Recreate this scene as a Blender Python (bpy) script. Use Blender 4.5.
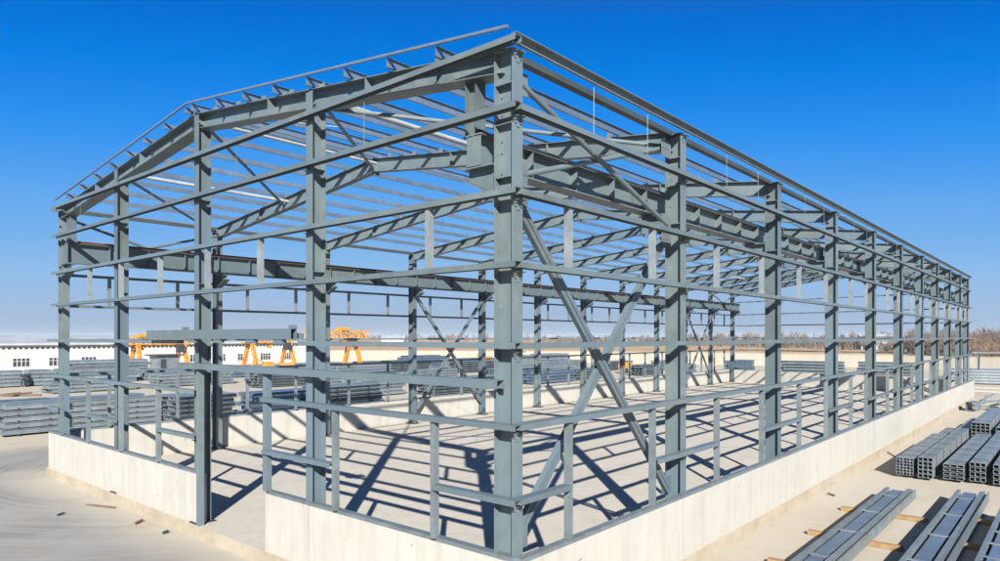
import bpy, bmesh, math, random
from mathutils import Vector, Matrix
random.seed(7)
R = math.radians
for o in list(bpy.data.objects): bpy.data.objects.remove(o)
S = bpy.context.scene
COL = S.collection

# ------------------------------------------------------------------ camera
cd = bpy.data.cameras.new('camera'); cam = bpy.data.objects.new('camera', cd); COL.objects.link(cam)
YAW = R(40.59)
cam.location = (-9.134, -7.16, 5.467)
cam.rotation_euler = (R(90), 0, YAW - R(90))
cd.sensor_width = 36.0; cd.sensor_fit = 'HORIZONTAL'
cd.lens = 36.0 * 0.6795
cd.shift_y = 0.0558
cd.clip_start = 0.1; cd.clip_end = 9000
S.camera = cam

# ------------------------------------------------------------------ sky, sun, exposure
SUN_EL, SUN_AZ = 28.0, 43.7            # light travels towards azimuth 43.7 from +X
w = bpy.data.worlds.new('World'); S.world = w; w.use_nodes = True
nt = w.node_tree; nt.nodes.clear()
wo = nt.nodes.new('ShaderNodeOutputWorld'); bg = nt.nodes.new('ShaderNodeBackground')
sky = nt.nodes.new('ShaderNodeTexSky'); sky.sky_type = 'NISHITA'; sky.sun_disc = False
sky.sun_elevation = R(SUN_EL); sky.sun_rotation = R(226.3)
sky.air_density = 1.0; sky.dust_density = 0.0; sky.ozone_density = 2.0; sky.altitude = 0
# grade the physical sky to the crisp winter blue of the photograph (its red channel runs from zenith to horizon)
sp = nt.nodes.new('ShaderNodeSeparateColor'); nt.links.new(sky.outputs[0], sp.inputs[0])
dv = nt.nodes.new('ShaderNodeMath'); dv.operation = 'DIVIDE'; dv.inputs[1].default_value = 13.0; nt.links.new(sp.outputs[0], dv.inputs[0])
rp = nt.nodes.new('ShaderNodeValToRGB'); E_ = rp.color_ramp.elements
stops = [(0.085, (0.035, 0.065, 0.17)), (0.112, (0.0, 0.150, 0.66)), (0.140, (0.0, 0.215, 0.80)), (0.178, (0.02, 0.285, 0.86)), (0.27, (0.125, 0.40, 0.86)),
         (0.48, (0.28, 0.51, 0.82)), (0.67, (0.345, 0.50, 0.73)), (0.83, (0.36, 0.49, 0.67)), (0.95, (0.39, 0.50, 0.65))]
while len(E_) < len(stops): E_.new(0.5)
for i, (p_, c_) in enumerate(stops): E_[i].position = p_; E_[i].color = (*c_, 1)
nt.links.new(dv.outputs[0], rp.inputs[0])
vs_ = nt.nodes.new('ShaderNodeVectorMath'); vs_.operation = 'SCALE'; vs_.inputs['Scale'].default_value = 10.0
nt.links.new(rp.outputs[0], vs_.inputs[0]); nt.links.new(vs_.outputs[0], bg.inputs[0])
bg.inputs[1].default_value = 0.1 / 2 ** 1.25
nt.links.new(bg.outputs[0], wo.inputs[0])
sl = bpy.data.lights.new('sun', 'SUN'); sun = bpy.data.objects.new('sun', sl); COL.objects.link(sun)
sl.energy = 5.0; sl.angle = R(0.53); sl.color = (1.0, 0.95, 0.875)
ld = Vector((math.cos(R(SUN_AZ)) * math.cos(R(SUN_EL)), math.sin(R(SUN_AZ)) * math.cos(R(SUN_EL)), -math.sin(R(SUN_EL))))
sun.rotation_euler = ld.to_track_quat('-Z', 'Y').to_euler(); sun.location = (-30, -30, 40)
S.view_settings.view_transform = 'Standard'; S.view_settings.look = 'None'
S.view_settings.exposure = 1.25; S.view_settings.gamma = 1.0
S.render.engine = 'CYCLES'

# ------------------------------------------------------------------ materials
def new_mat(name):
    m = bpy.data.materials.new(name); m.use_nodes = True
    return m, m.node_tree, m.node_tree.nodes['Principled BSDF']
def ramp(nt, fac, stops):
    r = nt.nodes.new('ShaderNodeValToRGB'); e = r.color_ramp.elements
    while len(e) < len(stops): e.new(0.5)
    for i, (p, c) in enumerate(stops):
        e[i].position = p; e[i].color = (*c, 1) if len(c) == 3 else c
    nt.links.new(fac, r.inputs[0]); return r.outputs[0]
def noise(nt, scale, detail=4, rough=0.6, vec=None, stretch=None, coord='Object'):
    n = nt.nodes.new('ShaderNodeTexNoise'); n.inputs['Scale'].default_value = scale
    n.inputs['Detail'].default_value = detail; n.inputs['Roughness'].default_value = rough
    if vec is None:
        tc = nt.nodes.new('ShaderNodeTexCoord'); vec = tc.outputs[coord]
    if stretch:
        mp = nt.nodes.new('ShaderNodeMapping'); mp.inputs['Scale'].default_value = stretch
        nt.links.new(vec, mp.inputs[0]); vec = mp.outputs[0]
    nt.links.new(vec, n.inputs['Vector']); return n.outputs['Fac']
def mix(nt, a, b, fac, mode='MIX'):
    m = nt.nodes.new('ShaderNodeMix'); m.data_type = 'RGBA'; m.blend_type = mode
    for sock, v in ((m.inputs[0], fac), (m.inputs[6], a), (m.inputs[7], b)):
        if hasattr(v, 'links'): nt.links.new(v, sock)
        elif isinstance(v, (int, float)): sock.default_value = v
        else: sock.default_value = (*v, 1)
    return m.outputs[2]
def rand_value(nt, col, amount):
    oi = nt.nodes.new('ShaderNodeObjectInfo')
    h = nt.nodes.new('ShaderNodeHueSaturation')
    mr = nt.nodes.new('ShaderNodeMapRange'); mr.inputs[3].default_value = 1 - amount; mr.inputs[4].default_value = 1 + amount
    nt.links.new(oi.outputs['Random'], mr.inputs[0]); nt.links.new(mr.outputs[0], h.inputs['Value'])
    nt.links.new(col, h.inputs['Color']); return h.outputs[0]
def bump(nt, b, fac, strength, dist=0.02):
    bn = nt.nodes.new('ShaderNodeBump'); bn.inputs['Strength'].default_value = strength; bn.inputs['Distance'].default_value = dist
    nt.links.new(fac, bn.inputs['Height']); nt.links.new(bn.outputs[0], b.inputs['Normal'])

ALB = 0.85
def metal_mat(name, base, dirt, rough=0.5, metallic=0.0, var=0.08, scale=1.2, streak=0.35, spangle=0.0, wear=0.0):
    m, nt, b = new_mat(name)
    base, dirt = tuple(x * ALB for x in base), tuple(x * ALB for x in dirt)
    tc = nt.nodes.new('ShaderNodeTexCoord'); v = tc.outputs['Object']
    n1 = noise(nt, scale, 6, 0.7, v)
    c = mix(nt, base, tuple(x * 0.70 for x in base), ramp(nt, n1, [(0.36, (0, 0, 0)), (0.66, (1, 1, 1))]))
    n2 = noise(nt, 3.0, 6, 0.75, v, (1.6, 1.6, 0.25))
    c = mix(nt, c, dirt, ramp(nt, n2, [(0.54, (0, 0, 0)), (0.76, (streak,) * 3)]))
    if wear:
        n7 = noise(nt, 7.0, 5, 0.8, v)
        c = mix(nt, c, (0.16, 0.085, 0.05), ramp(nt, n7, [(0.655, (0, 0, 0)), (0.72, (wear,) * 3)]))
        n8 = noise(nt, 4.3, 6, 0.8, v, (1, 1, 2.2))
        c = mix(nt, c, tuple(min(1, x * 1.5) for x in base), ramp(nt, n8, [(0.60, (0, 0, 0)), (0.70, (wear * 1.1,) * 3)]))
        n9 = noise(nt, 0.22, 3, 0.5, v)
        c = mix(nt, c, (base[0] * .82, base[1] * .90, base[2] * 1.05), ramp(nt, n9, [(0.42, (0, 0, 0)), (0.6, (1, 1, 1))]))
    if spangle:
        vo = nt.nodes.new('ShaderNodeTexVoronoi'); vo.inputs['Scale'].default_value = 14
        nt.links.new(v, vo.inputs['Vector'])
        c = mix(nt, c, vo.outputs['Color'], spangle, 'SOFT_LIGHT')
    c = rand_value(nt, c, var)
    nt.links.new(c, b.inputs['Base Color'])
    rr = nt.nodes.new('ShaderNodeMapRange'); rr.inputs[3].default_value = rough - 0.1; rr.inputs[4].default_value = rough + 0.15
    nt.links.new(n1, rr.inputs[0]); nt.links.new(rr.outputs[0], b.inputs['Roughness'])
    b.inputs['Metallic'].default_value = metallic
    bump(nt, b, n2, 0.12, 0.01)
    return m
M = {}
M['steel'] = metal_mat('painted_steel', (0.126, 0.161, 0.165), (0.20, 0.21, 0.195), 0.42, 0.0, 0.14, 1.2, 0.4, 0.0, 0.5)
M['bundle'] = metal_mat('galvanised_tube', (0.255, 0.295, 0.315), (0.2, 0.22, 0.23), 0.4, 0.2, 0.14, 2.0, 0.5, 0.1)
M['bright_tube'] = metal_mat('bright_galvanised_tube', (0.50, 0.54, 0.56), (0.36, 0.38, 0.4), 0.35, 0.2, 0.05)
M['purlin'] = metal_mat('galvanised_purlin', (0.29, 0.38, 0.46), (0.22, 0.26, 0.30), 0.35, 0.65, 0.12, 2.0, 0.4, 0.1)
M['galv'] = metal_mat('galvanised_steel', (0.20, 0.24, 0.252), (0.14, 0.15, 0.145), 0.42, 0.25, 0.1, 2.0, 0.4, 0.12)
M['galv_light'] = metal_mat('bright_galvanised_steel', (0.25, 0.285, 0.30), (0.18, 0.19, 0.195), 0.4, 0.15, 0.08, 2.0, 0.3, 0.1)
M['stack'] = metal_mat('stacked_steel', (0.25, 0.30, 0.325), (0.13, 0.145, 0.16), 0.38, 0.35, 0.16, 1.5, 0.5, 0.1)
M['stack_blue'] = metal_mat('blue_grey_stacked_steel', (0.12, 0.18, 0.25), (0.10, 0.12, 0.15), 0.35, 0.3, 0.16, 1.5, 0.4, 0.05)
M['eave_purlin'] = metal_mat('shaded_eave_steel', (0.055, 0.072, 0.08), (0.09, 0.09, 0.09), 0.5)  # eave strut steel, the shade under the eave channel put into its colour
M['sheet'] = metal_mat('smooth_blue_sheet', (0.21, 0.27, 0.35), (0.17, 0.20, 0.25), 0.30, 0.45, 0.05, 0.8, 0.4, 0.06)
M['rust'] = metal_mat('rusty_steel', (0.17, 0.075, 0.045), (0.28, 0.15, 0.09), 0.8, 0.0, 0.1, 3.0, 0.6)
M['dark'] = metal_mat('dark_steel', (0.035, 0.04, 0.045), (0.08, 0.08, 0.08), 0.6, 0.0, 0.1)
M['orange'] = metal_mat('orange_paint', (0.66, 0.285, 0.025), (0.48, 0.21, 0.04), 0.5, 0.0, 0.06, 1.0, 0.4)
M['wood'] = metal_mat('timber', (0.38, 0.25, 0.115), (0.24, 0.15, 0.07), 0.8, 0.0, 0.18, 4.0, 0.7)
M['old_wood'] = metal_mat('weathered_timber', (0.14, 0.095, 0.06), (0.22, 0.16, 0.1), 0.9, 0.0, 0.15, 4.0, 0.6)
M['white'] = metal_mat('white_cladding', (0.60, 0.59, 0.55), (0.50, 0.48, 0.44), 0.6, 0.0, 0.02, 0.3, 0.25)
M['roof'] = metal_mat('pale_roof_sheet', (0.46, 0.49, 0.52), (0.40, 0.41, 0.42), 0.5, 0.0, 0.02, 0.3, 0.3)
M['cloth_navy'] = metal_mat('navy_cloth', (0.025, 0.035, 0.075), (0.03, 0.03, 0.05), 0.9, 0, 0.05)
M['cloth_dark'] = metal_mat('dark_trousers', (0.02, 0.022, 0.03), (0.03, 0.03, 0.03), 0.9, 0, 0.05)
M['skin'] = metal_mat('skin', (0.45, 0.27, 0.18), (0.4, 0.22, 0.15), 0.6, 0, 0.02)
m, nt, b = new_mat('window_glass'); b.inputs['Base Color'].default_value = (0.03, 0.04, 0.05, 1); b.inputs['Roughness'].default_value = 0.08
M['glass'] = m

def concrete_mat(name, base, dark, pale, streaks=0.4, grain=1.0, joints=0.0, splash=None):
    m, nt, b = new_mat(name)
    base, dark, pale = (tuple(x * ALB for x in q) for q in (base, dark, pale))
    tc = nt.nodes.new('ShaderNodeTexCoord'); v = tc.outputs['Object']
    n1 = noise(nt, 0.35, 6, 0.65, v)
    c = mix(nt, base, pale, ramp(nt, n1, [(0.35, (0, 0, 0)), (0.7, (1, 1, 1))]))
    n2 = noise(nt, 2.6, 6, 0.72, v, (1, 1, 0.10))
    c = mix(nt, c, dark, ramp(nt, n2, [(0.47, (0, 0, 0)), (0.75, (streaks,) * 3)]))
    n6 = noise(nt, 0.9, 7, 0.75, v)
    c = mix(nt, c, tuple(x * 0.80 for x in base), ramp(nt, n6, [(0.50, (0, 0, 0)), (0.70, (0.42,) * 3)]))
    n3 = noise(nt, 22 * grain, 4, 0.7, v)
    c = mix(nt, c, dark, ramp(nt, n3, [(0.58, (0, 0, 0)), (0.75, (0.35,) * 3)]))
    n4 = noise(nt, 5.5, 3, 0.5, v)
    c = mix(nt, c, tuple(x * 0.4 for x in dark), ramp(nt, n4, [(0.70, (0, 0, 0)), (0.74, (0.55,) * 3)]))
    if joints or splash:
        sp = nt.nodes.new('ShaderNodeSeparateXYZ'); nt.links.new(v, sp.inputs[0])
    if joints:
        su = nt.nodes.new('ShaderNodeMath'); su.operation = 'ADD'; nt.links.new(sp.outputs[0], su.inputs[0]); nt.links.new(sp.outputs[1], su.inputs[1])
        md = nt.nodes.new('ShaderNodeMath'); md.operation = 'PINGPONG'; md.inputs[1].default_value = joints; nt.links.new(su.outputs[0], md.inputs[0])
        jl = ramp(nt, md.outputs[0], [(0.0, (0.85,) * 3), (0.018, (0, 0, 0))])
        c = mix(nt, c, dark, jl)
    if splash:                                  # mud splashed up from the ground, ragged edge
        ns = noise(nt, 1.6, 6, 0.75, v, (1, 1, 0.4))
        sb = nt.nodes.new('ShaderNodeMath'); sb.operation = 'MULTIPLY_ADD'; sb.inputs[1].default_value = 1.5; sb.inputs[2].default_value = -0.62; nt.links.new(ns, sb.inputs[0])
        sc = nt.nodes.new('ShaderNodeMath'); sc.operation = 'SUBTRACT'; nt.links.new(sb.outputs[0], sc.inputs[0]); nt.links.new(sp.outputs[2], sc.inputs[1])
        c = mix(nt, c, splash, ramp(nt, sc.outputs[0], [(0.0, (0, 0, 0)), (0.25, (0.6,) * 3)]))
    if name == 'slab_concrete':                 # rough tan footing on the upright sides, trowelled grey on top
        gm = nt.nodes.new('ShaderNodeNewGeometry'); gs = nt.nodes.new('ShaderNodeSeparateXYZ'); nt.links.new(gm.outputs['True Normal'], gs.inputs[0])
        c = mix(nt, mix(nt, (0.325, 0.285, 0.22), (0.26, 0.22, 0.16), ramp(nt, n6, [(0.4, (0, 0, 0)), (0.62, (1, 1, 1))])), c, ramp(nt, gs.outputs[2], [(0.4, (0, 0, 0)), (0.6, (1, 1, 1))]))
    nt.links.new(c, b.inputs['Base Color']); b.inputs['Roughness'].default_value = 0.85
    bump(nt, b, n3, 0.2, 0.012)
    return m
M['wall'] = concrete_mat('pale_concrete', (0.405, 0.392, 0.352), (0.25, 0.225, 0.175), (0.45, 0.438, 0.395), 0.42, 1.0, 3.0, (0.34, 0.285, 0.20))
M['boundary'] = concrete_mat('cream_render', (0.335, 0.305, 0.245), (0.25, 0.22, 0.165), (0.37, 0.34, 0.28), 0.4, 0.3)
M['floor'] = concrete_mat('slab_concrete', (0.46, 0.43, 0.372), (0.32, 0.275, 0.205), (0.50, 0.475, 0.42), 0.4)
# ground: compacted pale dust with grey tyre-swept lanes
m, nt, b = new_mat('yard_ground')
tc = nt.nodes.new('ShaderNodeTexCoord'); v = tc.outputs['Object']
n1 = noise(nt, 0.09, 7, 0.62, v)
c = mix(nt, (0.345, 0.31, 0.245), (0.385, 0.353, 0.29), ramp(nt, n1, [(0.35, (0, 0, 0)), (0.66, (1, 1, 1))]))
# curved tyre lanes: rings round a turning centre at the building's left corner
vm = nt.nodes.new('ShaderNodeVectorMath'); vm.operation = 'DISTANCE'; vm.inputs[1].default_value = (6, 22, 0)
nt.links.new(v, vm.inputs[0])
nw = noise(nt, 0.18, 4, 0.6, v)
ad = nt.nodes.new('ShaderNodeMath'); ad.operation = 'MULTIPLY_ADD'; ad.inputs[1].default_value = 1.0
nt.links.new(nw, ad.inputs[0]); nt.links.new(vm.outputs['Value'], ad.inputs[2])
cx = nt.nodes.new('ShaderNodeCombineXYZ'); nt.links.new(ad.outputs[0], cx.inputs[0])
nl = noise(nt, 1.5, 7, 0.8, cx.outputs[0])
lane = ramp(nt, nl, [(0.42, (0, 0, 0)), (0.58, (1, 1, 1))])
sep = nt.nodes.new('ShaderNodeSeparateXYZ'); nt.links.new(v, sep.inputs[0])
mr = nt.nodes.new('ShaderNodeMapRange'); mr.inputs[1].default_value = -0.4; mr.inputs[2].default_value = -2.4
nt.links.new(sep.outputs[0], mr.inputs[0])
mr2 = nt.nodes.new('ShaderNodeMapRange'); mr2.inputs[1].default_value = 1.0; mr2.inputs[2].default_value = 7.0
nt.links.new(sep.outputs[1], mr2.inputs[0])
mA = nt.nodes.new('ShaderNodeMath'); mA.operation = 'MULTIPLY'; nt.links.new(mr.outputs[0], mA.inputs[0]); nt.links.new(mr2.outputs[0], mA.inputs[1])
mr3 = nt.nodes.new('ShaderNodeMapRange'); mr3.inputs[1].default_value = 24.5; mr3.inputs[2].default_value = 26.5; nt.links.new(sep.outputs[1], mr3.inputs[0])
mr4 = nt.nodes.new('ShaderNodeMapRange'); mr4.inputs[1].default_value = 33.0; mr4.inputs[2].default_value = 30.0; nt.links.new(sep.outputs[1], mr4.inputs[0])
mB = nt.nodes.new('ShaderNodeMath'); mB.operation = 'MULTIPLY'; nt.links.new(mr3.outputs[0], mB.inputs[0]); nt.links.new(mr4.outputs[0], mB.inputs[1])
mm = nt.nodes.new('ShaderNodeMath'); mm.operation = 'MAXIMUM'; nt.links.new(mA.outputs[0], mm.inputs[0]); nt.links.new(mB.outputs[0], mm.inputs[1])
mm2 = nt.nodes.new('ShaderNodeMath'); mm2.operation = 'MULTIPLY'; nt.links.new(mm.outputs[0], mm2.inputs[0]); nt.links.new(lane, mm2.inputs[1])
base_g = mix(nt, c, (0.245, 0.242, 0.230), mm.outputs[0])
mm3 = nt.nodes.new('ShaderNodeMath'); mm3.operation = 'MULTIPLY'; mm3.inputs[1].default_value = 1.0
npatch = noise(nt, 0.25, 4, 0.6, v); pr_ = nt.nodes.new('ShaderNodeMapRange'); pr_.inputs[1].default_value = 0.35; pr_.inputs[2].default_value = 0.65; nt.links.new(npatch, pr_.inputs[0])
nt.links.new(pr_.outputs[0], mm3.inputs[1]); nt.links.new(mm2.outputs[0], mm3.inputs[0])
c = mix(nt, base_g, (0.115, 0.119, 0.125), mm3.outputs[0])
n3 = noise(nt, 9, 5, 0.75, v)
c = mix(nt, c, (0.25, 0.205, 0.14), ramp(nt, n3, [(0.56, (0, 0, 0)), (0.78, (0.45,) * 3)]))
n5 = noise(nt, 0.5, 5, 0.7, v)
c = mix(nt, c, (0.275, 0.23, 0.165), ramp(nt, n5, [(0.54, (0, 0, 0)), (0.72, (0.5,) * 3)]))
nt.links.new(c, b.inputs['Base Color']); b.inputs['Roughness'].default_value = 0.95
bump(nt, b, n3, 0.25, 0.02)
M['ground'] = m
m, nt, b = new_mat('dry_field')
n1 = noise(nt, 0.05, 6, 0.7, None, (1, 1, 1))
c = ramp(nt, n1, [(0.3, (0.31, 0.19, 0.085)), (0.55, (0.34, 0.23, 0.12)), (0.75, (0.215, 0.165, 0.095))])
nt.links.new(c, b.inputs['Base Color']); b.inputs['Roughness'].default_value = 1.0
M['field'] = m
def twig_mat(name, a, bcol):
    m, nt, b = new_mat(name)
    n1 = noise(nt, 0.35, 3, 0.6)
    c = mix(nt, a, bcol, ramp(nt, n1, [(0.38, (0, 0, 0)), (0.62, (1, 1, 1))]))
    nt.links.new(c, b.inputs['Base Color']); b.inputs['Roughness'].default_value = 1.0
    return m
M['twig'] = twig_mat('bare_twigs', (0.115, 0.09, 0.075), (0.16, 0.124, 0.10))
M['twig_red'] = twig_mat('russet_twigs', (0.15, 0.10, 0.06), (0.205, 0.14, 0.088))

# ------------------------------------------------------------------ mesh collecting
class MB:
    def __init__(self): self.v = []; self.f = []
    def _add(self, vs, fs):
        k = len(self.v); self.v += [tuple(x) for x in vs]; self.f += [[k + i for i in f] for f in fs]
    def prism(self, p0, p1, prof, up=(0, 0, 1)):
        p0, p1 = Vector(p0), Vector(p1); ax = (p1 - p0).normalized(); up = Vector(up)
        if abs(ax.dot(up)) > 0.98: up = Vector((0, 1, 0)) if abs(ax.y) < .9 else Vector((0, 0, 1))
        sd = ax.cross(up).normalized(); u2 = sd.cross(ax).normalized(); n = len(prof)
        vs = [p0 + sd * a + u2 * c for a, c in prof] + [p1 + sd * a + u2 * c for a, c in prof]
        fs = [list(range(n))[::-1], list(range(n, 2 * n))] + [[i, (i + 1) % n, n + (i + 1) % n, n + i] for i in range(n)]
        self._add(vs, fs); return self
    def box(self, a, b):
        (x0, y0, z0), (x1, y1, z1) = [min(p, q) for p, q in zip(a, b)], [max(p, q) for p, q in zip(a, b)]
        self._add([(x0, y0, z0), (x1, y0, z0), (x1, y1, z0), (x0, y1, z0), (x0, y0, z1), (x1, y0, z1), (x1, y1, z1), (x0, y1, z1)],
                  [[3, 2, 1, 0], [4, 5, 6, 7], [0, 1, 5, 4], [1, 2, 6, 5], [2, 3, 7, 6], [3, 0, 4, 7]]); return self
    def bar(self, p0, p1, w, h=None, up=(0, 0, 1)): return self.prism(p0, p1, rect(w, h or w), up)
    def tube(self, p0, p1, r, n=8): return self.prism(p0, p1, [(r * math.cos(2 * math.pi * i / n), r * math.sin(2 * math.pi * i / n)) for i in range(n)])
    def boxtube(self, p0, p1, w, h, t, up=(0, 0, 1)):
        p0, p1 = Vector(p0), Vector(p1); ax = (p1 - p0).normalized(); sd = ax.cross(Vector(up)).normalized(); u2 = sd.cross(ax)
        P = lambda p, a, c: p + sd * a + u2 * c
        o = [(-w / 2, -h / 2), (w / 2, -h / 2), (w / 2, h / 2), (-w / 2, h / 2)]
        q = [(-w / 2 + t, -h / 2 + t), (w / 2 - t, -h / 2 + t), (w / 2 - t, h / 2 - t), (-w / 2 + t, h / 2 - t)]
        vs = [P(p0, *x) for x in o] + [P(p0, *x) for x in q] + [P(p1, *x) for x in o] + [P(p1, *x) for x in q]
        fs = []
        for i in range(4):
            j = (i + 1) % 4
            fs += [[i, j, 8 + j, 8 + i], [4 + j, 4 + i, 12 + i, 12 + j], [j, i, 4 + i, 4 + j], [8 + i, 8 + j, 12 + j, 12 + i]]
        self._add(vs, fs); return self
    def mesh(self, name, org=(0, 0, 0), recalc=True):
        me = bpy.data.meshes.new(name); ox = Vector(org)
        me.from_pydata([Vector(v) - ox for v in self.v], [], self.f)
        if recalc:
            bm = bmesh.new(); bm.from_mesh(me); bmesh.ops.recalc_face_normals(bm, faces=bm.faces); bm.to_mesh(me); bm.free()
        return me
    def build(self, name, mat, parent=None, org=None, recalc=True):
        base = Vector((0, 0, 0)) if parent is None else WLOC[parent.name]
        o = bpy.data.objects.new(name, self.mesh(name, Vector(org) if org is not None else base, recalc))
        COL.objects.link(o); o.data.materials.append(M[mat] if isinstance(mat, str) else mat)
        if parent is not None: o.parent = parent
        WLOC[o.name] = Vector(org) if org is not None else base
        if org is not None: o.location = Vector(org) - (base if parent is not None else Vector((0, 0, 0)))
        return o
WLOC = {}
def rect(w, h): return [(-w / 2, -h / 2), (w / 2, -h / 2), (w / 2, h / 2), (-w / 2, h / 2)]
def isec(h, bw, tw=0.012, tf=0.016):
    H, B, T = h / 2, bw / 2, tw / 2
    return [(-B, -H), (B, -H), (B, -H + tf), (T, -H + tf), (T, H - tf), (B, H - tf), (B, H), (-B, H), (-B, H - tf), (-T, H - tf), (-T, -H + tf), (-B, -H + tf)]
def csec(w, d, t=0.008):    # web on top (+v), lips down; w wide, d deep
    W = w / 2
    return [(-W, 0), (-W, -d), (-W + t, -d), (-W + t, -t), (W - t, -t), (W - t, -d), (W, -d), (W, 0)]
def zsec(h=0.17, fl=0.055, t=0.006):
    return [(-t / 2, h / 2), (-t / 2, -h / 2 + t), (-fl, -h / 2 + t), (-fl, -h / 2), (t / 2, -h / 2), (t / 2, h / 2 - t), (fl, h / 2 - t), (fl, h / 2)]
def tag(o, label=None, cat=None, group=None, kind=None):
    if label: o['label'] = label
    if cat: o['category'] = cat
    if group: o['group'] = group
    if kind: o['kind'] = kind
    return o
def empty(name, loc, label=None, cat=None, group=None, rz=0):
    o = bpy.data.objects.new(name, None); COL.objects.link(o); o.location = loc; o.rotation_euler.z = rz
    o.empty_display_size = 0.3
    WLOC[o.name] = Vector(loc); return tag(o, label, cat, group)
def structure(o): o['kind'] = 'structure'; return o
def dup(o, parent):
    c = o.copy(); COL.objects.link(c); c.parent = parent; return c

# ------------------------------------------------------------------ ground and far land
g = MB(); g._add([(-3500, -3500, 0), (3500, -3500, 0), (3500, 3500, 0), (-3500, 3500, 0)], [[0, 1, 2, 3]])
structure(g.build('ground', 'ground', recalc=False))
# dry field beyond the boundary wall, one sheet
FW = [(79.6, 121.0), (110.9, 68.9), (120.3, 39.3), (126.1, 17.0), (125.3, -2.2), (122, -60)]
f = MB(); far_pts = [(900, 2600), (2600, 2200), (3300, 600), (3300, -300), (3000, -900), (1800, -1800)]
n = len(FW); vs = [(x + .6, y + .3, 0.004) for x, y in FW] + [(x, y, 0.004) for x, y in far_pts]
f._add(vs, [[i, n + i, n + i + 1, i + 1] for i in range(n - 1)]); structure(f.build('field', 'field'))

# ------------------------------------------------------------------ building geometry
SILL, FLOOR = 1.74, 0.35
XN = [-0.25, 6.02, 12.8, 19.4, 25.85, 32.05, 38.3, 43.9, 49.5, 55.1, 59.8]       # columns on the near long wall
XF = [-0.15, 5.99, 11.82, 17.87, 23.96, 29.94, 35.9, 41.87, 48.07, 54.0, 60.07, 66.0]   # far long wall
YF = 22.98; YR = 11.49
GZ = {'g0': 10.34, 'g1': 9.25, 'g2': 7.85, 'g3': 6.64, 'g4': 5.30, 'g5': 3.95, 'g6': 2.72}
def xend(y): return 59.8 + 6.2 * y / YF
def zroof(y): return 10.33 + 1.30 * (1 - abs(y - YR) / YR)
GX = -0.30                                        # plane of the gable girts
# floor slab, its edge shows under the wall as a footing
s = MB(); P = [(-0.50, -0.20), (61.6, -0.20), (66.5, 23.45), (66.5, 23.6), (-0.50, 23.6)]
n = len(P); s._add([(x, y, -0.2) for x, y in P] + [(x, y, FLOOR) for x, y in P],
                   [list(range(n))[::-1], list(range(n, 2 * n))] + [[i, (i + 1) % n, n + (i + 1) % n, n + i] for i in range(n)])
structure(s.build('floor', 'floor'))
# low concrete wall round the slab, open at the door
lw = empty('low_concrete_wall', (-0.45, -0.1, FLOOR), 'low white concrete wall running round the foot of the steel frame', 'wall')
T = 0.22; O = -0.14; OX = -0.44
wb = MB(); top = SILL - 0.03
loop_o = [(OX, 7.68), (OX, O), (61.5, O), (66.4, 23.42), (66.4 , 23.42)]
path_o = [(OX, 7.68), (OX, O), (61.5, O), (66.42, 23.3), (-0.2, 23.3)]
path_i = [(OX + T, 7.68), (OX + T, O + T), (61.5 - T, O + T), (66.15, 23.08), (-0.2, 23.08)]
for i in range(4):
    a, b_, c_, d_ = path_o[i], path_o[i + 1], path_i[i + 1], path_i[i]
    wb._add([(*q, FLOOR) for q in (a, b_, c_, d_)] + [(*q, top) for q in (a, b_, c_, d_)],
            [[3, 2, 1, 0], [4, 5, 6, 7], [0, 1, 5, 4], [2, 3, 7, 6]] + ([[3, 0, 4, 7]] if i == 0 else []))
wb.build('wall', 'wall', lw)
wb = MB(); wb.box((OX, 11.08, FLOOR), (OX + T, 23.55, top)); wb.build('wall_panel', 'wall', lw)

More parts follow.
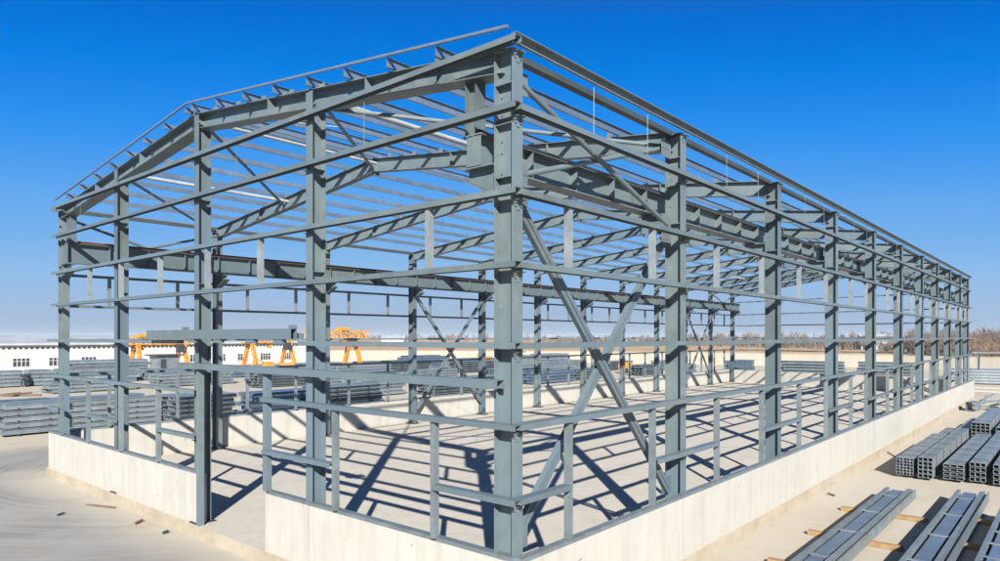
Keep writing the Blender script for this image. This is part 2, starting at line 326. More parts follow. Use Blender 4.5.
# ------------------------------------------------------------------ steel frame
FR = empty('steel_building_frame', (0, 0, FLOOR), 'unclad grey steel frame of a pitched-roof workshop standing on a low white wall', 'building')
def part(mb, name, mat='steel', parent=None): return mb.build(name, mat, parent or FR)
CD, CB = 0.41, 0.27       # column depth (across the building), flange width
def long_column(x, side, corner=False):
    y0, sg = (0.06, 1) if side == 'near' else (YF - 0.03, -1)
    yc = y0 + sg * CD / 2; zt = zroof(y0) - 0.05
    mb = MB(); mb.prism((x, yc, FLOOR + .03), (x, yc, zt), isec(CD, CB, 0.014, 0.02), (0, 1, 0))
    for z in (8.15, 9.05, 9.72):          # stiffener plates in the web
        for s_ in (-1, 1): mb.box((x + s_ * 0.009, y0 + sg * 0.022, z), (x + s_ * (CB / 2 - 0.005), y0 + sg * (CD - 0.022), z + 0.016))
    mb.box((x - CB / 2, y0 + sg * .005, zt), (x + CB / 2, y0 + sg * (CD - .005), zt + 0.02))
    if side == 'near':
        for z in GZ.values():             # girt cleats
            mb.box((x - 0.10, y0 - 0.10, z - 0.10), (x + 0.10, y0 - 0.002, z - 0.088))
            mb.box((x - 0.05, y0 - 0.012, z - 0.26), (x + 0.05, y0 - 0.003, z - 0.10))
    if side == 'near' and x < 20:
        for z in list(GZ.values()):
            for dx in (-.07, .07):
                for dz in (-.135, -.19): mb.tube((x + dx, y0 - .03, z + dz), (x + dx, y0 - .002, z + dz), .016, 6)
        for z in (7.95, 8.1, 8.25, 8.6, 8.8, 9.25, 9.4, 9.55):
            for dy in (.08, CD - .08): mb.tube((x - .03, y0 + dy, z), (x - .008, y0 + dy, z), .017, 6)
    c = part(mb, 'column')
    bp = MB(); bp.box((x - .24, yc - .34, FLOOR), (x + .24, yc + .34, FLOOR + .03))
    for dx in (-.17, .17):
        for dy in (-.27, .27): bp.tube((x + dx, yc + dy, FLOOR + .03), (x + dx, yc + dy, FLOOR + .12), 0.025, 6)
    bp.build('base_plate', 'dark', c)
    zc = 8.40 if side == 'near' else 8.20
    br = MB(); yi = y0 + sg * CD          # crane beam corbel
    br.box((x - .17, yi + sg * .003, zc), (x + .17, yi + sg * .72, zc + .025))
    br._add([(x - .01, yi + sg * .003, zc), (x - .01, yi + sg * .70, zc), (x - .01, yi + sg * .70, zc - .18), (x - .01, yi + sg * .003, zc - .50),
             (x + .01, yi + sg * .003, zc), (x + .01, yi + sg * .70, zc), (x + .01, yi + sg * .70, zc - .18), (x + .01, yi + sg * .003, zc - .50)],
            [[0, 1, 2, 3], [7, 6, 5, 4], [0, 4, 5, 1], [1, 5, 6, 2], [2, 6, 7, 3], [3, 7, 4, 0]])
    br.prism((x, yi + sg * .003, zc - .51), (x, yi + sg * .70, zc - .195), rect(0.28, 0.016))
    br.build('corbel', 'steel', c)
    return c
for x in XN: long_column(x, 'near')
for x in XF: long_column(x, 'far')
# gable posts: flange to the front, web along the building
for fy in (5.93, 11.29, 16.95):
    mb = MB(); zt = zroof(fy) - 0.50
    xc = GX - 0.10 + 0.18
    mb.prism((xc, fy, FLOOR + .03), (xc, fy, zt), isec(0.36, 0.24, 0.012, 0.018), (1, 0, 0))
    mb.box((xc - .18, fy - .12, zt), (xc - .166, fy + .125, zt + .42))
    for z in GZ.values(): mb.box((xc - .29, fy - .08, z - .10), (xc - .182, fy + .08, z - .09))
    for z in (9.2, 6.9):
        for s_ in (-1, 1): mb.box((xc - .17, fy + s_ * .008, z), (xc + .17, fy + s_ * .122, z + .014))
    c = part(mb, 'gable_post')
    bp = MB(); bp.box((xc - .28, fy - .22, FLOOR), (xc + .28, fy + .22, FLOOR + .03)); bp.build('base_plate', 'dark', c)
for t in (0.25, 0.505, 0.745):
    mb = MB(); px, py = 59.8 + 6.2 * t, YF * t
    mb.prism((px, py, FLOOR), (px, py, zroof(py) - .5), isec(0.40, 0.28, 0.012, 0.018), (1, 0, 0)); part(mb, 'gable_post')
# rafters
def rafter(x0, x1, depth=0.46, fb=0.26, y0=0.3, y1=YF - 0.3, cleat=True):
    xm = (x0 + x1) / 2
    mb = MB(); dz = depth / 2
    for ya, xa, sg in ((y0, x0, 1), (y1, x1, -1)):
        a = (xa, ya, zroof(ya) - dz); b2 = (xm, YR - sg * 0.012, zroof(YR) - dz)
        mb.prism(a, b2, isec(depth, fb, 0.012, 0.016))
        L = (Vector(b2) - Vector(a)); k = 9
        for i in range(k):                 # purlin cleats
            q = Vector(a) + L * ((i + .45) / k); mb.box((q.x - .004, q.y - .07, q.z + dz), (q.x + .05, q.y + .07, q.z + dz + .17))
        for i in (3, 6):                   # splice plates
            q = Vector(a) + L * (i / 9); mb.box((q.x - fb / 2 + .004, q.y - .012, q.z - dz - .0), (q.x + fb / 2 - .004, q.y + .012, q.z + dz))
    mb.box((xm - fb / 2 - .02, YR - .011, zroof(YR) - depth - .10), (xm + fb / 2 + .02, YR + .011, zroof(YR) + .02))
    return part(mb, 'rafter')
rafter(-0.14, -0.14, 0.42, 0.40)  # end frame: flanges widened to throw a shadow band on the web
for i in range(1, 10): rafter(XN[i], XF[i])
rafter(56.6, 60.07); rafter(59.8, 66.0)
# short upper posts standing on the crane beams at the end frame
for yy in (1.15, YF - 1.0):
    mb = MB(); mb.prism((-0.12, yy, 9.06), (-0.12, yy, zroof(yy) - .415), isec(0.26, 0.26, 0.012, 0.016), (0, 1, 0))
    mb.box((-.27, yy - .15, 9.02), (.03, yy + .15, 9.058)); part(mb, 'upper_post')
# crane beams with rail
def crane_beam(y, x0, x1, h):
    mb = MB(); zt = 9.0
    mb.prism((x0, y, zt - h / 2), (x1, y, zt - h / 2), isec(h, 0.36, 0.014, 0.024))
    x = x0 + .02
    while x < x1:
        for s_ in (-1, 1): mb.box((x, y + s_ * .009, zt - h + .03), (x + .014, y + s_ * .165, zt - .028))
        x += 1.48
    c = part(mb, 'crane_beam')
    r = MB(); r.prism((x0 + .1, y, zt + .06), (x1 - .1, y, zt + .06), isec(0.10, 0.09, 0.03, 0.03)); 
    r.box((x0 + .05, y - .20, zt + .003), (x1 - .05, y + .20, zt + .012)); r.build('crane_rail', 'rust' if y > 5 else 'dark', c)
crane_beam(0.93, -0.42, 59.6, .56); crane_beam(YF - 0.90, -0.30, 66.3, .76)

# purlins, seen end-on above the gable, and the edge rail joining their ends
NP = 9
for side in (0, 1):
    for k in range(1, NP):
        d = 0.38 + k * (YR - 0.20 - 0.38) / (NP - 1)
        y = d if side == 0 else YF - d
        z = zroof(y) + 0.115
        mb = MB(); p = zsec()
        if side: p = [(-a, c) for a, c in p][::-1]
        mb.prism((-0.54, y, z - .01), (xend(y) + .35, y, z), p); part(mb, 'purlin', 'eave_purlin' if k == 0 else 'purlin')
for sg, ya, yb in ((1, 0.02, YR), (-1, YF - 0.60, YR)):
    mb = MB(); mb.prism((-0.56, ya, zroof(ya) + .235), (-0.56, yb, zroof(yb) + .235), rect(0.05, 0.05)); part(mb, 'edge_rail', 'purlin')
for y, x1 in ((0.34, 59.7), (YF - .34, 66.0)):     # square eave struts between the column heads
    mb = MB(); mb.prism((-0.12, y, 10.305), (x1, y, 10.305), rect(.13, .13)); part(mb, 'eave_strut', 'eave_purlin')
# eave channels along both long walls
for y, xe, sg in ((-0.06, 60.5, 1), (YF + .06, 66.4, -1)):
    mb = MB(); mb.prism((-0.50, y, 10.47), (xe, y, 10.47), [(-.06, .0), (-.06, -.15), (.0, -.15), (.0, -.142), (-.05, -.142), (-.05, -.012), (.06, -.012), (.06, 0)][::-1] if sg > 0 else
                        [(-.09, 0), (-.09, -.012), (.06, -.012), (.06, -.16), (-.05, -.16), (-.05, -.17), (.07, -.17), (.07, 0)][::-1]); part(mb, 'eave_channel', 'galv')
# girts
GP = csec(0.17, 0.10, 0.01)
YG = -0.06; XG = GX - 0.20
def girt(p0, p1, prof=GP, mat='steel'):
    mb = MB(); mb.prism(p0, p1, prof); return part(mb, 'girt', mat)
def zt(k): return GZ[k] + 0.06
for k in ('g1', 'g2', 'g3', 'g4', 'g5'):
    girt((-0.42, YG, zt(k)), (60.25, YG, zt(k)))
for k in ('g0', 'g1', 'g2', 'g3'):
    girt((XG, YG - .10, zt(k) + .004), (XG, YF - .22, zt(k) + .004))
girt((XG, YG - .10, zt('g4') + .004), (XG, 6.1, zt('g4') + .004)); girt((XG, 12.0, zt('g4') + .004), (XG, 23.2, zt('g4') + .004))
girt((XG, YG - .10, zt('g5') + .004), (XG, 7.7, zt('g5') + .004)); girt((XG, 11.06, zt('g5') + .004), (XG, 23.2, zt('g5') + .004))
for k in ('g2', 'g3', 'g4', 'g5'): girt((-0.3, YF + .08, zt(k)), (66.3, YF + .08, zt(k)))
for k in ('g1', 'g2', 'g3', 'g4', 'g5'): girt((60.1, 0.1, zt(k) - .006), (66.25, 22.9, zt(k) - .006))
# door header, jambs and sliding-door track
mb = MB(); mb.prism((XG - .03, 0.20, 4.74), (XG - .03, 12.0, 4.74), csec(0.20, 0.15, 0.012)); part(mb, 'door_header')
for yy, zb in ((10.98, FLOOR), (7.60, SILL + .05)):
    mb = MB(); mb.boxtube((XG + .06, yy, zb), (XG + .06, yy, 4.555), .15, .15, .012, (0, 1, 0)); part(mb, 'door_jamb')
mb = MB(); mb.boxtube((-.74, 6.0, 5.52), (-.74, 13.5, 5.52), 0.16, 0.24, 0.012); 
for yy in (6.4, 7.6, 9.2, 10.6): mb.box((-.80, yy, 5.30), (-.68, yy + .35, 5.398))
for yy in (6.15, 11.35): mb.box((-.658, yy - .06, 5.42), (-.42, yy + .06, 5.54)); mb.box((-.74, yy - .03, 5.642), (-.58, yy + .06, 5.72))
part(mb, 'door_track')
# sill channel on top of the wall
def sill(p0, p1): mb = MB(); mb.prism(p0, p1, rect(0.16, 0.07)); return part(mb, 'sill', 'galv')
zs = SILL + .008
sill((OX + .06, O + .09, zs), (61.3, O + .09, zs)); sill((OX + .09, O + .17, zs), (OX + .09, 7.66, zs)); sill((OX + .09, 11.08, zs), (OX + .09, 23.5, zs))
sill((-.15, 23.18, zs), (66.2, 23.18, zs))
# window posts and short girts between them
PP = [(-.05, -.06), (.05, -.06), (.05, .06), (.04, .06), (.04, -.05), (-.04, -.05), (-.04, .06), (-.05, .06)]
def post(x, y, z0, z1, axis, mat='galv'):
    mb = MB(); mb.prism((x, y, z0), (x, y, z1), [(a * 1.05, c * 1.05) for a, c in PP], (0, 1, 0) if axis == 'y' else (1, 0, 0)); return part(mb, 'window_post', mat)
gapsN = [(1.11, 4.3), (7.74, 10.96), (14.42, 17.53), (21.06, 23.6)]
for i in range(4, 10):
    a, b2 = XN[i], XN[i + 1]; gapsN.append((a + .33 * (b2 - a), b2 - .25 * (b2 - a)))
for (a, b2) in gapsN:
    for x in (a, b2):
        post(x, YG + .03, SILL + .045, zt('g5') - .02, 'y'); post(x, YG + .03, zt('g3') + .003, zt('g2') - .02, 'y', 'galv_light')
ends = [-0.42] + [q for g_ in gapsN for q in g_] + [60.25]
for i in range(0, len(ends), 2): girt((ends[i] + (.05 if i else 0), YG, zt('g6')), (ends[i + 1] - .06, YG, zt('g6')))
for y in (1.84, 4.85, 13.52, 16.31, 19.18, 21.9): post(XG + .03, y, SILL + .045, zt('g5') - .02, 'x')
for y in (1.98, 7.85, 10.5, 13.4, 16.3, 19.05): post(XG + .03, y, zt('g3') + .003, zt('g2') - .02, 'x', 'galv_light')
for a, b2 in ((YG - .10, 1.78), (4.91, 7.62), (11.06, 13.46), (16.37, 19.12), (21.96, 23.2)): girt((XG, a, zt('g6') + .004), (XG, b2, zt('g6') + .004))
for i in range(11):
    a, b2 = XF[i], XF[i + 1]
    for fr in (.28, .73):
        x = a + fr * (b2 - a); post(x, YF + .06, SILL + .045, zt('g5') - .02, 'y'); post(x, YF + .06, zt('g3') + .003, zt('g2') - .02, 'y')
# sag rods
for i in range(7):
    for fr in (.36, .70):
        x = XN[i] + fr * (XN[i + 1] - XN[i]); mb = MB(); mb.tube((x, 0.0, zt('g1')), (x, 0.0, 10.32), .006, 5); part(mb, 'sag_rod', 'steel')
for y in (3.9, 9.0, 14.0, 20.0):
    mb = MB(); mb.tube((XG + .04, y, zt('g1')), (XG + .04, y, zt('g0') - .1), .006, 5); part(mb, 'sag_rod', 'steel')
# long-wall bracing
def brace(p0, p1, kind='tube', r=.055, mat='steel'):
    mb = MB()
    if kind == 'tube': mb.tube(p0, p1, r, 10)
    else:
        d = (Vector(p1) - Vector(p0)).normalized(); nrm = Vector((0, 1, 0)); sd = d.cross(nrm)
        for s_ in (-1, 1):
            off = sd * (.055 * s_)
            mb.prism(Vector(p0) + off, Vector(p1) + off, [(-.045, -.05), (.045, -.05), (.045, -.04), (-.035, -.04), (-.035, .05), (-.045, .05)] if s_ < 0 else
                     [(-.045, -.05), (.045, -.05), (.045, .05), (.035, .05), (.035, -.04), (-.045, -.04)], (0, 1, 0))
        for t in (.1, .3, .7, .9):
            q = Vector(p0).lerp(Vector(p1), t); mb.prism(q - d * .1, q + d * .1, rect(.2, .008), (0, 1, 0))
    return part(mb, 'brace', mat)
Yb = 0.32
brace((.0, Yb - .05, 7.75), (5.62, Yb - .05, 1.85), 'angle'); brace((5.62, Yb + .07, 7.75), (.0, Yb + .07, 1.85), 'angle')
brace((.0, Yb, 9.95), (5.7, Yb, 8.1)); brace((.0, Yb + .13, 8.25), (5.7, Yb + .13, 9.95))
for gx, gz, sx, sz in ((.0, 7.75, 1, -1), (5.75, 7.75, -1, -1), (.0, 1.95, 1, 1), (5.75, 1.95, -1, 1), (.0, 9.9, 1, -1), (5.75, 8.15, -1, 1), (0, 8.3, 1, 1), (5.75, 9.9, -1, -1)):
    mb = MB(); mb.box((gx - .12 * sx, Yb - .008, gz - .2 * sz), (gx + .34 * sx, Yb + .006, gz + .2 * sz))
    for u in (.08, .18, .28): mb.tube((gx + u * sx, Yb - .03, gz + .02), (gx + u * sx, Yb - .004, gz + .02), .018, 6)
    part(mb, 'gusset_plate')
brace((55.3, Yb - .05, 7.75), (59.6, Yb - .05, 1.85), 'angle'); brace((59.6, Yb + .07, 7.75), (55.3, Yb + .07, 1.85), 'angle')
for i in (3, 9):
    a, b2 = XF[i] + .15, XF[i + 1] - .15; y = YF - .3
    brace((a, y, 7.9), (b2, y, 1.2), 'angle'); brace((b2, y - .12, 7.9), (a, y - .12, 1.2), 'angle')
for i in (0, 10):
    a, b2 = XF[i] + .15, XF[i + 1] - .15; y = YF - .3
    brace((a, y, 10.0), (b2, y, 8.3)); brace((b2, y - .13, 10.0), (a, y - .13, 8.3))
# roof struts and bracing in the end bays
PY_ = [0.55, 5.93, YR, 17.0, YF - .55]
for i0 in (0, 1, 8):
    for j, y in enumerate(PY_):
        a = XN[i0] + (XF[i0] - XN[i0]) * y / YF; b2 = XN[i0 + 1] + (XF[i0 + 1] - XN[i0 + 1]) * y / YF; z = zroof(y) - .14
        if i0 != 1 and 0 < j < 4:
            if i0 == 0: a = -0.12
            mb = MB(); mb.tube((a, y, z), (b2, y, z), .062, 10); part(mb, 'roof_strut', 'bright_tube')
for (ja, jb) in ((1, 2), (2, 3), (3, 4), (1, 0)):
    brace((.05, PY_[ja], zroof(PY_[ja]) - .34), (5.85, PY_[jb], zroof(PY_[jb]) - .34), r=.05)
for (ja, jb) in ((1, 2), (2, 3), (3, 4), (1, 0)):
    brace((48.3, PY_[ja], zroof(PY_[ja]) - .34), (54.0, PY_[jb], zroof(PY_[jb]) - .34), r=.05)
# thin diagonal ties between purlins
for (xa, ya, xb, yb) in ((6.4, 10.8, 9.2, 7.9), (6.4, 4.0, 9.0, 6.6), (6.2, 17.0, 9.5, 20.0), (12.6, 9.0, 15.5, 6.0), (12.8, 15.0, 15.6, 18.0), (19.2, 8.0, 22, 5.2), (3.0, 8.6, 0.3, 11.2), (3.0, 3.4, .3, 1.0)):
    mb = MB(); mb.tube((xa, ya, zroof(ya) + .1), (xb, yb, zroof(yb) + .1), .010, 5); part(mb, 'tie_rod', 'galv')

# ------------------------------------------------------------------ steel stacks
def tube_bundle(x0, y0, L, nx, nz, w_, h_, label, group='tied steel bundles beside the long white wall', mat='bundle', gapz=0.0, z0=0.10, straps=6, cat='steel stack', plate=False):
    t = empty('steel_bundle', (x0, y0, 0), label, cat, group)
    base = None
    for k in range(nz):
        for i in range(nx):
            jx = random.uniform(-.03, .03); yc = -(i + .5) * w_; zc = z0 + (k + .5) * h_ + k * gapz
            if base is None:
                mb = MB(); mb.boxtube((0, 0, 0), (L, 0, 0), w_ * .965, h_ * .955, .010)
                base = bpy.data.objects.new('steel_tube', mb.mesh('steel_tube')); base.data.materials.append(M[mat]); COL.objects.link(base)
                o = base; o.parent = t
            else: o = dup(base, t)
            o.location = (jx, yc, zc)
    W_, H_ = nx * w_, nz * h_ + (nz - 1) * gapz
    for i in range(straps):
        x = L * (i + .5) / straps + random.uniform(-.1, .1)
        mb = MB(); a, c, d = .012, W_ + .012, z0 + H_ + .010
        mb.box((x, a - .012, z0), (x + .03, a, d)); mb.box((x, -c, z0), (x + .03, -c + .012, d)); mb.box((x, -c, d), (x + .03, a, d + .006))
        o = bpy.data.objects.new('strap', mb.mesh('strap')); o.data.materials.append(M['dark']); COL.objects.link(o); o.parent = t
    for i in range(4):
        x = L * (i + .3) / 4; mb = MB(); mb.box((x, .10, 0), (x + .1, -W_ - .1, z0 - .004))
        o = bpy.data.objects.new('bearer', mb.mesh('bearer')); o.data.materials.append(M['wood']); COL.objects.link(o); o.parent = t
        for k in range(1, nz):
            if gapz > .015:
                pass
    return t
tube_bundle(21.0, -1.66, 8.6, 5, 6, .115, .112, 'bundle of small square steel tubes nearest the long white wall, six layers high')
tube_bundle(29.9, -1.60, 4.6, 5, 4, .115, .112, 'shorter low bundle of square tubes lying behind the one nearest the white wall', straps=3)
tube_bundle(20.9, -2.40, 10.8, 3, 5, .16, .145, 'tall bundle of square steel tubes, second from the white wall', gapz=.012)
tube_bundle(32.4, -2.0, 9.0, 4, 3, .14, .12, 'lower tube bundle lying behind the second bundle from the white wall', straps=5)
tube_bundle(21.2, -3.18, 10.5, 3, 4, .215, .11, 'bundle of broad flat steel sections with wide slots, third from the white wall', gapz=.045)
tube_bundle(21.4, -3.98, 11.0, 3, 4, .165, .15, 'bundle of deep square tubes, fourth from the white wall', gapz=.035)
tube_bundle(21.3, -4.70, 11.0, 3, 4, .175, .15, 'bundle of steel sections cut by the right picture edge, fifth from the white wall', gapz=.035)
tube_bundle(34.2, -2.72, 10.0, 4, 5, .20, .16, 'broad flat-topped steel stack standing behind the third and fourth bundles', straps=5, gapz=.01)
tube_bundle(34.4, -3.75, 9.5, 4, 4, .20, .15, 'steel stack at the right edge beside the broad flat-topped one', straps=5, gapz=.01)

# fabricated beams lying on timber in the right foreground
def lying_beam(x0, x1, ya, yb, label, n_st=5, h=.30, z0=.13, extra=True):
    t = empty('steel_beam', (x0, ya, 0), label, 'steel beam', 'fabricated beams lying in the right foreground')
    wid = abs(yb - ya); rail = .10; web = wid * (.40 if extra else .68); gap = .085
    y = ya
    mb = MB(); mb.prism((x0, y - rail / 2, z0 + h / 2), (x1, y - rail / 2, z0 + h / 2), csec(rail, h, .012)) if False else mb.box((x0, y - rail, z0), (x1, y, z0 + h)); mb.build('flange', 'stack', t)
    y -= rail + gap
    mb = MB(); mb.box((x0 + .1, y - web, z0 + .215), (x1 - .06, y, z0 + .245)); mb.box((x0 + .1, y - .022, z0 + .02), (x1 - .06, y - .002, z0 + .212)); mb.box((x0 + .1, y - web + .002, z0 + .02), (x1 - .06, y - web + .022, z0 + .212)); mb.build('web', 'sheet', t)
    for i in range(n_st):
        x = x0 + (x1 - x0) * (i + .55) / n_st
        s_ = MB(); s_.box((x, ya - rail - .002, z0 + .248), (x + .13, y - web - gap + .002, z0 + h - .03)); s_.build('stiffener', 'stack', t)
    y -= web + gap
    if extra:
        mb = MB(); mb.box((x0 - .2, y - .09, z0 + .003), (x1 + .08, y, z0 + h + .012)); mb.build('flange', 'stack', t)
        y2 = (y - .09 + yb) / 2; wd = y - .09 - yb
        mb = MB(); mb.prism((x0 - .2, y2, z0 + .15), (x1 + .22, y2, z0 + .15), [(c, a) for a, c in isec(wd - .01, .29, .10, .03)][::-1]); mb.build('second_beam', 'galv', t)
    else:
        mb = MB(); mb.box((x0, y - rail, z0), (x1, y, z0 + h)); mb.build('flange', 'stack', t)
    return t
lying_beam(3.6, 16.6, -2.17, -3.00, 'long welded steel beam with pale blue web lying nearest the white wall')
lying_beam(4.6, 17.7, -4.03, -4.88, 'long welded steel beam with ribbed web, middle of the three in the right foreground')
lying_beam(4.0, 15.9, -5.32, -6.30, 'ribbed steel beam cut off by the bottom right corner', 9, extra=False)
def sleeper(x, ya, yb, label, rz=0):
    mb = MB(); mb.box((-.10, 0, 0), (.10, yb - ya, .122)); o = mb.build('timber_sleeper', 'wood'); o.location = (x, ya, .002); o.rotation_euler.z = rz
    bv = o.modifiers.new('bev', 'BEVEL'); bv.width = .012; bv.segments = 2
    tag(o, label, 'timber', 'timber bearers under the foreground beams')
sleeper(7.55, -1.40, -3.75, 'timber bearer poking out from under the beam nearest the wall, closest to the picture bottom', R(2))
sleeper(10.7, -1.40, -3.70, 'middle timber bearer under the beam nearest the white wall', R(-1))
sleeper(14.1, -1.40, -3.72, 'timber bearer under the far end of the beam nearest the white wall', R(1.5))
sleeper(8.6, -3.85, -6.4, 'timber bearer under the middle and corner beams, closest to the picture bottom', R(-1))
sleeper(12.0, -3.80, -6.4, 'timber bearer under the middle and corner beams, half way along', R(1))
sleeper(15.1, -3.85, -6.4, 'timber bearer under the far end of the middle beam', R(-2))

# ---------- yard stacks: layers of channels and beams, long side along the building
def yard_stack(x0, y0, L, nz, nr, lw_, lh, label, mat='stack', prof='c', group='steel stacks across the yard', z0=.12, rz=0, gap=.05, ragged=.25):
    t = empty('steel_stack', (x0, y0, 0), label, 'steel stack', group, rz)
    mb = MB()
    if prof == 'c': pf = [(a, c) for a, c in ((-lw_ / 2, -lh / 2), (lw_ / 2, -lh / 2), (lw_ / 2, lh / 2), (-lw_ / 2, lh / 2), (-lw_ / 2, lh / 2 - .03), (-lw_ / 2 + .05, lh / 2 - .06), (-lw_ / 2 + .05, -lh / 2 + .06), (-lw_ / 2, -lh / 2 + .03))]
    else: pf = isec(lh, lw_ * .94, .02, .03)
    mb.prism((0, 0, 0), (L, 0, 0), [(-a, c) for a, c in pf][::-1] if prof == 'c' else pf)
    me = mb.mesh('steel_channel'); me.materials.append(M[mat]); first = None
    for k in range(nz):
        for i in range(nr):
            if k == nz - 1 and i and random.random() < .2: continue
            if first is None:
                first = bpy.data.objects.new('steel_channel', me); COL.objects.link(first); first.parent = t; o = first
            else: o = dup(first, t)
            o.location = (random.uniform(-ragged, ragged), (i + .5) * lw_, z0 + k * (lh + gap) + lh / 2)
    ns = max(2, int(L / 3.5)) if nz > 1 else 1
    mb = MB(); mb.box((-.05, -.03, 0), (.05, nr * lw_ + .03, gap - .008)); sm = mb.mesh('spacer'); sm.materials.append(M['dark']); sp0 = None
    for k in range(nz):
        for i in range(ns):
            if sp0 is None: sp0 = bpy.data.objects.new('spacer', sm); COL.objects.link(sp0); sp0.parent = t; o = sp0
            else: o = dup(sp0, t)
            o.location = (L * (i + .5) / ns, 0, z0 + k * (lh + gap) - gap + .004)
            if k == 0: o.scale.z = (z0 - .012) / (gap - .008); o.location.z = .004
    return t
YS = [
 (1.2, 37.0, 3.0, 5, 6, .62, .29, 'tall grey channel stack outside the left end of the low white wall', 'stack', 'c'),
 (4.3, 37.3, 5.2, 5, 6, .60, .28, 'grey channel stack seen through the left corner window openings', 'stack', 'c'),
 (9.9, 36.4, 4.3, 5, 5, .60, .26, 'ragged stack of open beams just left of the door opening', 'stack', 'i'),
 (14.5, 34.4, 5.4, 5, 4, .55, .27, 'dark blue steel stack visible through the sliding door opening', 'stack_blue', 'c'),
 (20.4, 35.6, 6.0, 5, 5, .55, .27, 'stack of spaced grey channels right of the dark blue stack', 'stack', 'i'),
 (27.2, 41.5, 6.6, 5, 5, .6, .27, 'grey channel stack in front of the rightmost orange gantry', 'stack', 'c'),
 (34.5, 38.0, 6.0, 4, 5, .55, .24, 'stack of loose open sections right of the gantry stack', 'stack', 'i'),
 (41.2, 39.6, 7.0, 4, 5, .55, .26, 'pale sections stacked behind the far X brace', 'stack', 'i'),
 (51.5, 39.6, 8.0, 4, 4, .55, .30, 'block of pale blue steel with slotted face behind the far wall', 'stack_blue', 'c'),
 (60.5, 40.0, 6.0, 4, 4, .55, .28, 'grey stack right of the slotted blue block', 'stack', 'i'),
 (74.5, 38.6, 5.5, 4, 4, .55, .30, 'stack of open square ends behind the far wall bracing', 'stack', 'i'),
 (84.0, 37.0, 4.0, 4, 4, .55, .28, 'short grey stack near the far corner column', 'stack', 'c'),
 (90.6, 31.4, 6.0, 5, 4, .6, .30, 'pale blue steel block beyond the far end of the frame', 'stack_blue', 'c'),
 (95.0, 25.6, 3.0, 1, 2, .6, .3, 'single low row of steel beyond the far gable', 'stack', 'i'),
 (2.0, 79.8, 11.5, 4, 5, .7, .36, 'long grey stack left of the gap where the person stands', 'stack', 'c'),
 (14.2, 80.0, 2.0, 4, 5, .7, .36, 'short section of the middle row right beside the person', 'stack', 'c'),
 (17.0, 80.2, 8.0, 4, 5, .7, .36, 'middle-row grey stack behind the left corner column', 'stack', 'c'),
 (19.2, 84.5, 9.0, 6, 5, .7, .36, 'higher bluish stack rising behind the middle row', 'stack', 'c'),
 (26.2, 78.5, 9.0, 3, 5, .7, .34, 'low middle-row stack below the left orange gantry', 'stack', 'c'),
 (36.5, 77.5, 9.0, 3, 5, .7, .33, 'middle-row stack behind the door jamb', 'stack_blue', 'c'),
 (28.5, 58.5, 7.5, 5, 5, .55, .25, 'layered grey beams seen through the door opening beyond the blue stack', 'stack', 'i'),
 (38.5, 56.5, 7.5, 4, 5, .55, .26, 'layered beams behind the second gable post', 'stack', 'i'),
 (47.0, 55.0, 8.0, 4, 5, .6, .26, 'pale stack left of the far X brace', 'stack', 'c'),
 (46.5, 76.5, 9.0, 3, 5, .7, .32, 'low grey stack below the middle orange gantry', 'stack', 'c'),
 (57.0, 70.5, 8.0, 5, 5, .6, .30, 'grey sections in front of the rightmost gantry legs', 'stack', 'i'),
 (63.0, 62.5, 9.0, 5, 4, .6, .28, 'distant open sections in the middle of the yard', 'stack', 'i'),
 (67.5, 78.0, 9.0, 5, 5, .6, .34, 'distant blue-grey stack before the cream boundary wall, left part', 'stack_blue', 'c'),
 (78.0, 66.0, 8.0, 6, 5, .6, .30, 'distant stack before the cream boundary wall behind the crossing braces', 'stack', 'c'),
 (73.0, 53.5, 9.0, 5, 5, .6, .28, 'distant pale row behind the near corner column', 'stack', 'c'),
 (84.0, 50.0, 8.0, 4, 5, .6, .28, 'far grey row right of the near corner column', 'stack', 'i'),
 (22.5, 67.5, 8.0, 4, 5, .6, .30, 'grey stack left of the ridge post in the second row', 'stack', 'c'),
 (33.0, 66.5, 8.0, 4, 5, .6, .28, 'second-row stack right of the ridge post', 'stack', 'i'),
 (43.5, 65.0, 8.5, 5, 5, .6, .27, 'high second-row stack behind the right door jamb', 'stack', 'c'),
 (30.0, 90.0, 9.0, 2, 5, .7, .34, 'low far stack just in front of the hut', 'stack', 'c'),
 (43.0, 92.0, 9.0, 2, 5, .7, .34, 'far grey stack between the left and middle gantries', 'stack', 'c'),
 (56.0, 91.0, 8.0, 2, 5, .7, .34, 'far grey stack behind the middle gantry legs', 'stack_blue', 'c'),
 (62.5, 84.0, 8.5, 3, 5, .7, .32, 'grey stack just right of the rightmost gantry', 'stack', 'c'),
 (74.0, 86.0, 8.0, 5, 5, .7, .32, 'tall stack near the left end of the cream boundary wall', 'stack', 'i'),
 (69.0, 69.5, 8.0, 5, 5, .6, .30, 'tall pale stack in the middle of the far yard', 'stack', 'c'),
 (88.0, 66.0, 8.0, 6, 5, .6, .32, 'last grey row close to the cream boundary wall', 'stack', 'c'),
 (53.5, 47.0, 8.0, 4, 5, .6, .28, 'grey row behind the slotted blue block', 'stack', 'i'),
 (64.0, 48.0, 8.0, 4, 5, .6, .28, 'open-ended row left of the far bracing', 'stack', 'c'),
 (92.5, 44.0, 7.0, 4, 5, .6, .30, 'grey row before the boundary wall behind the crossing wall braces', 'stack', 'c'),
 (12.0, 66.8, 7.5, 3, 4, .6, .30, 'low row to the right of the dark planks', 'stack', 'c'),
 (-8.0, 80.2, 8.5, 4, 5, .7, .36, 'stack cut by the left picture edge in the middle row', 'stack', 'c'),
]
for (x, y, L, nz, nr, a, c, lab, mt, pf) in YS: yard_stack(x, y, L, nz, nr, a, c, lab, mt, pf)
